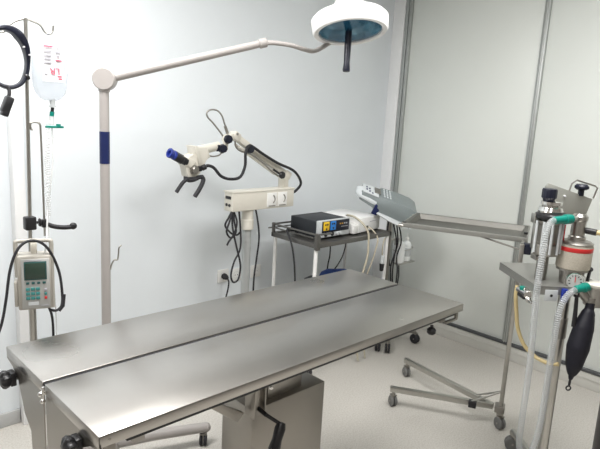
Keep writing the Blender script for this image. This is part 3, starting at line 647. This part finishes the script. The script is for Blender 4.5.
for i in range(5):
    for j in range(3):
        part('print_mark', M().box(kp(-.085 + j * .020, -.062 + i * .031, (.0655, .068, .0705)[j]), (.010, .014, .005), fr), KEYP, hb_)
part('base_lip', M().loft([[kp(x - .055, w_ * .95 * cos(a), -.046 + h * sin(a)) for a in [2 * pi * k / 24 for k in range(24)]] for x, w_, h in ((-.06, .06, .012), (-.03, .115, .020), (.06, .15, .024), (.15, .155, .024), (.215, .12, .016), (.235, .06, .008))]), LGREY, t)
part('front_lip', M().box(kp(.15, 0, .002), (.05, .20, .024), fr, .006), GREY, t)
part('hinge', M().box(kp(-.10, -.095, -.03), (.04, .014, .07), fr, .004), NAVY, t)
part('stand_post', M().cyl((3.10, 2.29, .09), (3.10, 2.29, .95), .02, n=20), DULL, t)
part('neck', M().box((3.08, 2.28, .93), (.11, .10, .05), None, .01), BLACK, t)
bs = M()
FEET = [(2.985, 2.135), (3.28, 2.12), (3.27, 2.46), (2.99, 2.46)]
for x, y in FEET: bs.sweep([V((3.10, 2.29, .10)), V((x, y, .088))], .016, 10)
part('stand_base', bs.cyl((3.10, 2.29, .075), (3.10, 2.29, .12), .04, n=20), DULL, t)
for i, (x, y) in enumerate(FEET): caster(t, (x, y), .034, RUBBER, .6 + i, .085)
part('bottle_holder', M().box((3.14, 2.285, .735), (.09, .012, .012), None, .002).tube([(3.18, 2.26, .655), (3.27, 2.236, .655), (3.36, 2.26, .655), (3.36, 2.30, .655), (3.27, 2.324, .655), (3.18, 2.30, .655)], .003, 8, 6, True)
     .box((3.27, 2.28, .560), (.19, .09, .006), None, .002).box((3.180, 2.28, .65), (.006, .03, .18), None, .001), TUBE, t)
for pts in ([(3.06, 2.26, .92), (3.05, 2.22, .86), (3.08, 2.21, .76), (3.10, 2.22, .68), (3.06, 2.22, .57), (3.08, 2.22, .40), (3.10, 2.25, .15)],
            [(3.10, 2.25, .91), (3.11, 2.23, .82), (3.115, 2.22, .72), (3.09, 2.22, .64), (3.10, 2.23, .5), (3.14, 2.24, .40), (3.19, 2.24, .30), (3.18, 2.25, .12)],
            [(3.02, 2.24, .91), (3.0, 2.23, .80), (3.0, 2.22, .70), (2.99, 2.22, .58), (3.02, 2.22, .4), (3.05, 2.26, .14)],
            [(3.12, 2.30, .92), (3.135, 2.30, .85), (3.14, 2.31, .76), (3.125, 2.30, .66), (3.13, 2.28, .55)],
            [(3.08, 2.24, .905), (3.09, 2.20, .84), (3.11, 2.19, .74), (3.09, 2.20, .64), (3.11, 2.20, .52), (3.12, 2.22, .32), (3.11, 2.25, .14)],
            [(3.36, 2.38, .552), (3.375, 2.38, .50), (3.385, 2.38, .40), (3.36, 2.38, .25), (3.33, 2.40, .10)]):
    part('hanging_cable', M().tube(pts, .0048), RUBBER, t)
cc = thing('cable_connector', 'dark cable end with pale plug dangling by the right trolley leg', 'cord', (2.885, 2.165, .57))
part('cord', M().tube([(2.90, 2.17, .795), (2.88, 2.165, .76), (2.878, 2.165, .71), (2.884, 2.165, .68)], .004), BEIGEHOSE, cc)
part('plug', M().cyl((2.884, 2.165, .685), (2.885, 2.165, .63), .014, n=16, bev=.003), LGREY, cc)
part('socket_end', M().cyl((2.885, 2.165, .63), (2.885, 2.165, .58), .016, .012, n=16, bev=.003), BLACK, cc)
# bottles in the holder
def bottle(x, y, w_, h, neck, label, m_):
    b = thing('gel_bottle', label, 'bottle', (x, y, .564))
    part('bottle_body', M().lathe([(0, 0), (w_ - .004, 0), (w_, .006), (w_, h - .03), (w_ * .8, h - .012), (.012, h), (.012, h + .01), (0, h + .01)], (x, y, .564), n=28), m_, b)
    part('cap', M().lathe([(0, 0), (.014, 0), (.014, .016), (.006, .022), (.004, .022 + neck), (0, .022 + neck)], (x, y, .564 + h + .004), n=20), WHITE, b)
    return b
bottle(3.218, 2.28, .043, .155, .004, 'frosted white bottle with flat cap in the holder under the grey console', BOTTLE)
b2 = bottle(3.308, 2.28, .033, .145, .028, 'clear bottle with pointed nozzle in the holder under the grey console', BOTTLE)
part('paper_label', M().lathe([(.0332, 0), (.0336, .001), (.0336, .06), (.0332, .061)], (3.308, 2.28, .60), n=28), LGREY, b2)

# ------------------------------------------------------------------ mayo stand
MU = V((2.685, 1.18, 0)); ua = V((-.389, .921, 0)).normalized(); wa = V((ua.y, -ua.x, 0))
TC = V((2.819, 1.561, 1.0)); TL, TW = .625, .37
t = thing('mayo_stand', 'wheeled steel mayo stand with long empty tray at the far end of the table', 'instrument stand', MU)
rt = frame(ua)
def mp(a, b, z): return V((TC.x, TC.y, z)) + ua * a + wa * b
tr_ = M().box(mp(0, 0, .974), (TL - .05, TW - .05, .004), rt)
for q in (-1, 1):
    tr_.prism([mp(-TL / 2, q * TW / 2, 1.004), mp(-TL / 2, q * (TW / 2 - .018), 1.004), mp(-TL / 2, q * (TW / 2 - .028), .976), mp(-TL / 2, q * (TW / 2 - .030), .972), mp(-TL / 2, q * (TW / 2 - .020), .998), mp(-TL / 2, q * TW / 2, .996)], ua * TL)
    tr_.prism([mp(q * TL / 2, -TW / 2, 1.004), mp(q * (TL / 2 - .018), -TW / 2, 1.004), mp(q * (TL / 2 - .028), -TW / 2, .976), mp(q * (TL / 2 - .030), -TW / 2, .972), mp(q * (TL / 2 - .020), -TW / 2, .998), mp(q * TL / 2, -TW / 2, .996)], wa * TW)
part('tray', tr_, TRAY_STEEL, t)
rb = M()
for q in (-1, 1):
    rb.box(mp(0, q * (TW / 2 + .004), .991), (TL + .018, .008, .026), rt, .002)
    rb.box(mp(q * (TL / 2 + .004), 0, .991), (.008, TW + .018, .026), rt, .002)
part('tray_rim', rb, SHELF_STEEL, t)
fm = M()
fm.tube([mp(-TL / 2, -TW / 2 + .01, .986), mp(TL / 2 - .02, -TW / 2 + .01, .986), mp(TL / 2 - .01, -TW / 2 + .02, .986), mp(TL / 2 - .01, TW / 2 - .02, .986), mp(TL / 2 - .02, TW / 2 - .01, .986), mp(-TL / 2, TW / 2 - .01, .986)], .008, 10, 4)
fm.cyl(mp(-TL / 2 + .004, TW / 2 - .01, .986), V((MU.x, MU.y, .982)), .009, n=12)
part('tray_frame', fm, TUBE, t)
part('corner_bumper', M().cyl(mp(TL / 2 - .006, -TW / 2 + .004, .985), mp(TL / 2 - .006, -TW / 2 + .004, 1.008), .011, n=14).cyl(mp(-TL / 2 + .006, -TW / 2 + .10, 1.0), mp(-TL / 2 + .006, -TW / 2 + .10, 1.014), .010, n=14), BLACK, t)
part('upright', M().box((MU.x, MU.y, .535), (.022, .022, .90), rt, .003), TUBE, t)
part('clamp_block', M().box((MU.x + .025, MU.y - .01, .962), (.05, .04, .055), rt, .006), NAVYBK, t)
part('brace', M().cyl((MU.x, MU.y, .955), mp(.05, -.05, .983), .0045, n=10), DULL, t)
C1 = V((2.434, 1.674, 0)); C2 = V((2.797, 1.844, 0)); VX = V((2.69, 1.225, .105))
for c in (C1, C2):
    d = (V((c.x, c.y, .098)) - VX); fr2 = frame(d); e = V((c.x, c.y, .098)) + d.normalized() * .02
    part('leg', M().box((VX + e) / 2, ((e - VX).length, .024, .030), fr2, .003), TUBE, t)
    caster(t, c, .030, GREYWH, 1.05, .09)
caster(t, V((2.685, 1.175, 0)), .032, GREYWH, 1.15, .10)
part('foot_bracket', M().box((2.685, 1.185, .112), (.05, .06, .035), rt, .004).box((2.685, 1.18, .085), (.035, .035, .02), rt, .004), DULL, t)
for c in (C1, C2):
    d = (V((c.x, c.y, 0)) - V((MU.x, MU.y, 0))).normalized()
    part('base_strut', M().cyl(MU + V((0, 0, .20)) + d * .012, MU + V((0, 0, .115)) + d * .15, .0055, n=10), TUBE, t)
part('leg_clip', M().box(MU + V((0, 0, .105)) + (C1 - MU).normalized() * .14, (.04, .034, .035), rt, .004), BLACK, t)

# ------------------------------------------------------------------ anaesthesia machine
AX, AY = 2.355, .832
t = thing('anaesthesia_machine', 'pole-mounted anaesthesia machine with shelf, vaporizer and absorber canister on the right', 'anaesthesia machine', (AX, AY, 0))
pol = part('pole', M().cyl((AX, AY, .11), (AX, AY, .925), .0235, n=28), TUBE, t)
part('pole_sleeve', M().cyl((AX, AY, .70), (AX, AY, .79), .0265, n=28, bev=.003), DULL, t)
part('base_hub', M().cyl((AX, AY, .075), (AX, AY, .14), .045, n=28, bev=.006), DULL, t)
for a in (math.atan2(.21, .195), radians(133), radians(215), radians(300)):
    d = V((cos(a), sin(a), 0))
    part('leg', M().sweep([V((AX, AY, .10)) + d * .03, V((AX, AY, .092)) + d * .29], .018, 12), TUBE, t)
    caster(t, V((AX, AY, 0)) + d * .285, .036, GREYWH, a + 1.3, .09)
su = V((.65, .76, 0)).normalized(); sw = V((su.y, -su.x, 0)); SN = V((2.218, .894, .93)); sf = frame(su)
def sp(a, b, z): return V((SN.x, SN.y, z)) + su * a + sw * b
sh = M().box(sp(.1835, .15, .927), (.367, .30, .006), sf, .001)
sh.box(sp(.1835, .002, .912), (.367, .004, .034), sf).box(sp(.002, .15, .912), (.004, .30, .034), sf).box(sp(.365, .15, .912), (.004, .30, .034), sf).box(sp(.1835, .298, .912), (.367, .004, .034), sf)
part('shelf', sh, SHELF_STEEL, t)
part('hanger_plate', M().box(sp(-.003, .062, .893), (.004, .052, .046), sf, .001), LGREY, t)
part('plate_hole', M().cyl(sp(-.006, .062, .893), sp(-.004, .062, .893), .006, n=14), BLACK, t)
part('blue_clip', M().box(sp(-.012, .112, .898), (.02, .024, .055), sf, .004), BLUE, t)
# gas inlet fitting under the left edge
part('gas_fitting', M().cyl(sp(.05, -.012, .880), sp(.13, -.012, .876), .012, n=18, bev=.003).cyl(sp(.035, -.012, .880), sp(.055, -.012, .880), .017, n=18, bev=.003).box(sp(.10, .0, .888), (.05, .03, .02), sf, .003).ball(sp(.03, -.012, .862), .012).box(sp(.0, -.015, .862), (.03, .014, .012), sf, .003), CHROME, t)
part('green_cap', M().cyl(sp(.09, -.014, .884), sp(.09, -.014, .900), .011, n=16, bev=.002), GREEN, t)
part('dark_fitting', M().box(sp(.085, -.012, .861), (.06, .02, .016), sf, .004), BLACK, t)
# vaporizer
VX_, VY_ = 2.320, .922
vap = part('vaporizer', M().lathe([(0, 1.040), (.046, 1.040), (.050, 1.046), (.050, 1.085), (.040, 1.09), (.040, 1.165), (.052, 1.172), (.056, 1.182), (0, 1.182)], (VX_, VY_, 0), n=36), DULL, t)
part('vaporizer_collar', M().lathe([(0, 1.180), (.064, 1.190), (.068, 1.194), (.068, 1.206), (.064, 1.210), (.048, 1.214), (0, 1.214)], (VX_ + .008, VY_ - .008, 0), n=40), BLACK, vap)
part('vaporizer_dome', M().lathe([(0, 1.213), (.047, 1.213), (.050, 1.222), (.044, 1.238), (.034, 1.243), (.042, 1.248), (.042, 1.260), (.024, 1.264), (0, 1.264)], (VX_, VY_, 0), n=40), CHROME, vap)
kb = M(); n = 48
rr = lambda i: .0285 * (1 + .035 * cos(14 * 2 * pi * i / n))
kb.loft([[V((VX_ - .010 + rr(i) * f_ * cos(2 * pi * i / n), VY_ + .010 + rr(i) * f_ * sin(2 * pi * i / n), z)) for i in range(n)] for z, f_ in ((1.262, .75), (1.270, .8), (1.275, 1.), (1.305, 1.), (1.311, .92))])
part('control_knob', kb, NAVYBK, vap)
cg = M()
for k in range(5):
    a = 2.6 + k * .62; d = V((cos(a), sin(a), 0)); cg.cyl(V((VX_, VY_, 1.05)) + d * .054, V((VX_, VY_, 1.182)) + d * .054, .0055, n=10)
part('flow_tube', cg, LGREY, vap)
part('red_scale', M().box(V((VX_, VY_, 1.135)) + V((.03, -.045, 0)), (.022, .010, .07), RZ(-.9), .002), RED, vap)
part('side_block', M().box(V((2.300, .968, 1.186)), (.034, .030, .040), sf, .003).box(V((2.302, .965, 1.115)), (.022, .020, .11), sf, .003), TUBE, t)
part('vaporizer_stand', M().cyl((2.338, .935, .931), (2.338, .935, 1.05), .022, n=20).box((2.335, .955, 1.02), (.05, .04, .02), sf, .003), DULL, t)
# mounting plate with knob and wire frame
mpl = M().prism([(2.392, .982, 1.309), (2.401, .975, 1.322), (2.530, .840, 1.267), (2.506, .862, 1.145), (2.482, .886, 1.151), (2.424, .948, 1.228), (2.392, .982, 1.230)], (.012, .012, 0), .002)
part('mounting_plate', mpl, mat('grey_plate', (.40, .405, .37), .45, .6, var=.02), t)
part('plate_post', M().cyl((2.432, .958, .931), (2.432, .958, 1.25), .012, n=18), DULL, t)
part('plate_rivet', M().cyl((2.448, .926, 1.274), (2.440, .918, 1.274), .004, n=12), PAPER, t)
part('plate_knob', M().cyl((2.500, .880, 1.278), (2.500, .880, 1.308), .012, n=18).lathe([(0, 0), (.020, .001), (.030, .008), (.030, .016), (.022, .024), (0, .026)], (2.500, .880, 1.302), n=8), NAVYBK, t)
part('wire_guard', M().poly([(2.468, .918, 1.288), (2.474, .912, 1.326), (2.486, .898, 1.342), (2.538, .842, 1.322), (2.546, .834, 1.314), (2.538, .842, 1.270)], .0035, 8), DULL, t)
# absorber canister
KX, KY = 2.394, .832
can = part('absorber_canister', M().lathe([(0, .992), (.060, .992), (.066, .998), (.066, 1.090), (.062, 1.097), (0, 1.097)], (KX, KY, 0), n=44), SODA, t)
part('red_band', M().lathe([(.0662, 1.068), (.0668, 1.069), (.0668, 1.085), (.0662, 1.086)], (KX, KY, 0), n=44), RED, can)
part('canister_lid', M().lathe([(0, 1.096), (.064, 1.096), (.066, 1.100), (.056, 1.107), (.036, 1.110), (0, 1.110)], (KX, KY, 0), n=44), DULL, can)
part('canister_base', M().lathe([(0, .905), (.030, .905), (.040, .92), (.046, .94), (.048, .982), (.062, .986), (.062, .993), (0, .993)], (KX, KY, 0), n=40), DULL, can)
part('valve_tower', M().lathe([(0, 1.109), (.034, 1.109), (.034, 1.122), (.028, 1.126), (.028, 1.185), (.032, 1.19), (.032, 1.205), (.022, 1.216), (0, 1.218)], (KX + .022, KY + .008, 0), n=32), TUBE, t)
part('valve_port', M().cyl((KX + .02, KY + .012, 1.195), (2.316, .838, 1.203), .013, n=18), TUBE, t)
part('outlet_tube', M().cyl((KX + .03, KY, 1.150), (2.43, .772, 1.147), .013, n=16, bev=.002), BLACK, t)
part('amber_hose', M().tube([(2.43, .775, 1.147), (2.436, .755, 1.146), (2.444, .715, 1.135), (2.46, .66, 1.10), (2.49, .60, 1.0)], .010, 12), AMBERTUBE, t)
# gauge
gd = V((-.90, -.38, .12)).normalized(); GC = V((2.340, .796, .953))
ga = part('pressure_gauge', M().lathe([(0, 0), (.034, 0), (.036, .003), (.036, .020), (.033, .024), (.030, .022), (0, .022)], GC - gd * .02, gd, 36).cyl(GC - gd * .02, (KX - .02, KY, .945), .010, n=14), CHROME, t)
part('gauge_face', M().lathe([(0, .0225), (.0295, .0225), (.0295, .0215)], GC - gd * .02, gd, 36), PANEL, ga)
gu = V((0, 0, 1)) - gd * gd.z; gu.normalize(); gv = gu.cross(gd)
for k in range(9):
    a = -2.1 + k * .525; q = GC + gd * .003 + gu * cos(a) * .022 + gv * sin(a) * .022
    part('gauge_mark', M().box(q, (.0016, .003, .007), frame(gd, gu * cos(a) + gv * sin(a))), BLACK, ga)
part('gauge_needle', M().box(GC + gd * .0035 + gu * .007, (.0016, .003, .022), frame(gd, gu)), RED, ga)
# lower valve block
part('valve_block', M().cyl((2.412, .738, .855), (2.412, .738, .935), .040, n=30, bev=.004).cyl((2.405, .760, .928), (2.372, .80, .930), .018, n=18), TUBE, t)
part('valve_cap', M().lathe([(0, .934), (.040, .934), (.043, .938), (.043, .946), (.036, .95), (0, .95)], (2.412, .738, 0), n=30), IVORY, t)
part('manifold', M().cyl((2.385, .745, .872), (2.343, .785, .930), .018, n=18).cyl((2.376, .738, .865), (2.376, .738, .895), .017, n=18), DULL, t)
part('black_lever', M().box((2.406, .770, .972), (.010, .012, .055), Matrix.Rotation(.25, 3, 'Y'), .003).ball((2.411, .768, .998), .010), BLACK, t)
part('clear_elbow', M().cyl((2.335, .784, .932), (2.327, .788, .905), .014, n=16), CLEARTUBE, t)
part('strap_clamp', M().box((2.338, .781, .903), (.018, .02, .022), None, .003), BLACK, t)
part('strap', M().sweep(spline([(2.338, .781, .905), (2.332, .776, .861), (2.324, .771, .818), (2.319, .768, .775)]), lambda u: .007 + .003 * u, 8), BLACK, t)
part('breathing_bag', M().sweep(spline([(2.376, .737, .872), (2.370, .737, .848), (2.362, .737, .825), (2.342, .739, .765), (2.319, .741, .685), (2.301, .740, .614), (2.292, .740, .582), (2.288, .740, .568)], 8),
     lambda u: [.017, .018, .027, .039, .042, .028, .011, .007][min(7, int(u * 7))] * (1 - (u * 7 % 1)) + [.017, .018, .028, .041, .044, .030, .012, .007][min(7, int(u * 7) + 1)] * (u * 7 % 1), 20), BAGRUBBER, t, 'black rubber bag')
part('bag_tail', M().cyl((2.288, .740, .57), (2.282, .739, .545), .005, n=10).tube([V((2.278, .739, .534)) + V((.7 * cos(a), -.7 * cos(a), sin(a))) * .009 for a in [2 * pi * k / 10 for k in range(10)]], .003, 6, 3, True), BLACK, t)
part('amber_supply_tube', M().tube([(2.323, 1.019, .880), (2.322, 1.019, .834), (2.334, 1.012, .76), (2.343, 1.001, .689), (2.347, .966, .622), (2.347, .913, .588), (2.345, .875, .580), (2.340, .845, .582), (2.338, .81, .592)], .0085, 12), AMBERTUBE, t)

# breathing hoses
def hose(name, pts, label, e0, e1):
    h = thing(name, label, 'hose', pts[-1], 'breathing hoses')
    P = spline(pts, 16); L = [0]
    for i in range(1, len(P)): L.append(L[-1] + (P[i] - P[i - 1]).length)
    Q = []; tot = L[-1]; N_ = int(tot / .0028); j = 0
    for i in range(N_ + 1):
        s = tot * i / N_
        while j < len(L) - 2 and L[j + 1] < s: j += 1
        f_ = (s - L[j]) / max(1e-6, L[j + 1] - L[j]); Q.append(P[j].lerp(P[j + 1], f_))
    part('corrugated_tube', M().sweep(Q, lambda u: .0118 + .0014 * (1 if int(u * N_ + .5) % 3 else -1), 14), HOSE, h)
    for e in (e0, e1):
        if e: part('green_connector', M().cyl(e[0], e[1], .0175, .0145, n=20, bev=.003).cyl(V(e[0]).lerp(V(e[1]), .15), V(e[0]).lerp(V(e[1]), .4), .0195, n=20, bev=.002), GREEN, h)
    return h
hose('breathing_hose', [(2.238, .870, 1.198), (2.222, .874, 1.194), (2.196, .874, 1.176), (2.174, .870, 1.145), (2.160, .864, 1.10), (2.147, .862, 1.034), (2.147, .863, .934), (2.170, .868, .823), (2.205, .875, .66), (2.235, .885, .483), (2.245, .89, .333), (2.262, .895, .22), (2.278, .885, .161)],
     'clear breathing hose from the upper green connector beside the vaporizer', ((2.322, .836, 1.203), (2.234, .872, 1.198)), None)
hose('breathing_hose', [(2.308, .778, .930), (2.270, .792, .908), (2.236, .800, .86), (2.222, .800, .76), (2.232, .806, .612), (2.255, .815, .46), (2.268, .825, .31), (2.276, .845, .20), (2.279, .872, .160)],
     'clear breathing hose from the lower green connector below the pressure gauge', ((2.362, .752, .938), (2.306, .779, .930)), None)
yc = thing('hose_connector', 'clear Y-shaped joint where both breathing hoses meet near the floor', 'hose connector', (2.285, .88, .10))
part('joint_body', M().cyl((2.280, .878, .162), (2.29, .88, .10), .016, .012, n=18, bev=.002), LGREY, yc)
part('mask_end', M().lathe([(0, 0), (.011, 0), (.011, .03), (.03, .055), (.033, .06), (0, .06)], (2.29, .88, .105), (.1, 0, -1), 24), BLACK, yc)

# ------------------------------------------------------------------ pedal bin at the right edge
BX, BY = 2.730, .605
t = thing('pedal_bin', 'dark grey round pedal bin on the floor at the right edge', 'bin', (BX, BY, 0))
part('bin_body', M().lathe([(0, .012), (.128, .012), (.132, .02), (.132, .36), (.126, .366), (0, .366)], (BX, BY, 0), n=44), mat('dark_bin_metal', (.085, .08, .078), .45, .4, var=.04), t)
part('bin_lid', M().lathe([(.134, .366), (.134, .38), (.11, .405), (.05, .418), (0, .42)], (BX, BY, 0), n=44), BLACK, t)
part('bin_foot', M().lathe([(0, 0), (.134, 0), (.134, .022), (.12, .026), (0, .026)], (BX, BY, 0), n=44), BLACK, t)
pd = V((-.25, .97, 0)).normalized(); pn = V((-pd.y, pd.x, 0))
part('pedal', M().prism([V((BX, BY, .035)) + pd * .12 + pn * .03, V((BX, BY, .035)) + pd * .12 - pn * .03, V((BX, BY, .043)) + pd * .17 - pn * .018, V((BX, BY, .043)) + pd * .19, V((BX, BY, .043)) + pd * .17 + pn * .018], (0, 0, .010), .002), BLACK, t)

# ------------------------------------------------------------------ ceiling luminaires (out of frame) and light
def luminaire(x, y, power, label, sx=1.2, sy=.3):
    l = thing('ceiling_light', label, 'ceiling light', (x, y, ZC - .06), 'ceiling lights')
    part('housing', M().box((x, y, ZC - .008), (sx + .08, sy + .08, .016), None, .003)
         .box((x - sx / 2 - .02, y, ZC - .035), (.04, sy + .08, .05), None, .003).box((x + sx / 2 + .02, y, ZC - .035), (.04, sy + .08, .05), None, .003)
         .box((x, y - sy / 2 - .02, ZC - .035), (sx + .08, .04, .05), None, .003).box((x, y + sy / 2 + .02, ZC - .035), (sx + .08, .04, .05), None, .003), TRIM, l)
    part('diffuser_panel', M().box((x, y, ZC - .030), (sx, sy, .006)), DIFFUSER, l)
    a = bpy.data.lights.new('lamp', 'AREA'); a.shape = 'RECTANGLE'; a.size = sx; a.size_y = sy; a.energy = power; a.color = (1, .985, .97)
    ao = bpy.data.objects.new('lamp', a); C.objects.link(ao); ao.parent = l; ao.location = (0, 0, .06 - .040)
luminaire(.45, 1.75, 38, 'fluorescent ceiling light over the drip stand end of the table', 1.2, .6)
luminaire(2.0, .75, 30, 'added ceiling fill light in front of the sliding panels', 1.2, .6)  # unseen fill lamp, added to brighten the right wall and behind the microscope
luminaire(.0, .0, 12, 'fluorescent ceiling light behind the viewer', 1.2, .3)

w = bpy.data.worlds.new('world'); bpy.context.scene.world = w; w.use_nodes = True
w.node_tree.nodes['Background'].inputs['Color'].default_value = (.5, .52, .55, 1)
w.node_tree.nodes['Background'].inputs['Strength'].default_value = .2

# ------------------------------------------------------------------ camera
yaw, pitch, roll, F = radians(45.5192), radians(11.1096), radians(-3.1338), 570.07
f = V((cos(yaw) * cos(pitch), sin(yaw) * cos(pitch), -sin(pitch))); r = V((sin(yaw), -cos(yaw), 0)); d = f.cross(r)
r2 = r * cos(roll) + d * sin(roll); d2 = -r * sin(roll) + d * cos(roll)
cam = bpy.data.cameras.new('camera'); co = bpy.data.objects.new('camera', cam); C.objects.link(co)
mw = Matrix((r2, -d2, -f)).transposed().to_4x4(); mw.translation = (0, 0, 1.557); co.matrix_world = mw
cam.sensor_fit = 'HORIZONTAL'; cam.sensor_width = 36; cam.lens = 36 * F / 600; cam.clip_start = .02
sc = bpy.context.scene; sc.camera = co
sc.view_settings.view_transform = 'Standard'; sc.view_settings.look = 'None'; sc.view_settings.gamma = 1
sc.view_settings.use_curve_mapping = False; sc.view_settings.exposure = .36
sc.cycles.max_bounces = 10; sc.cycles.transparent_max_bounces = 16
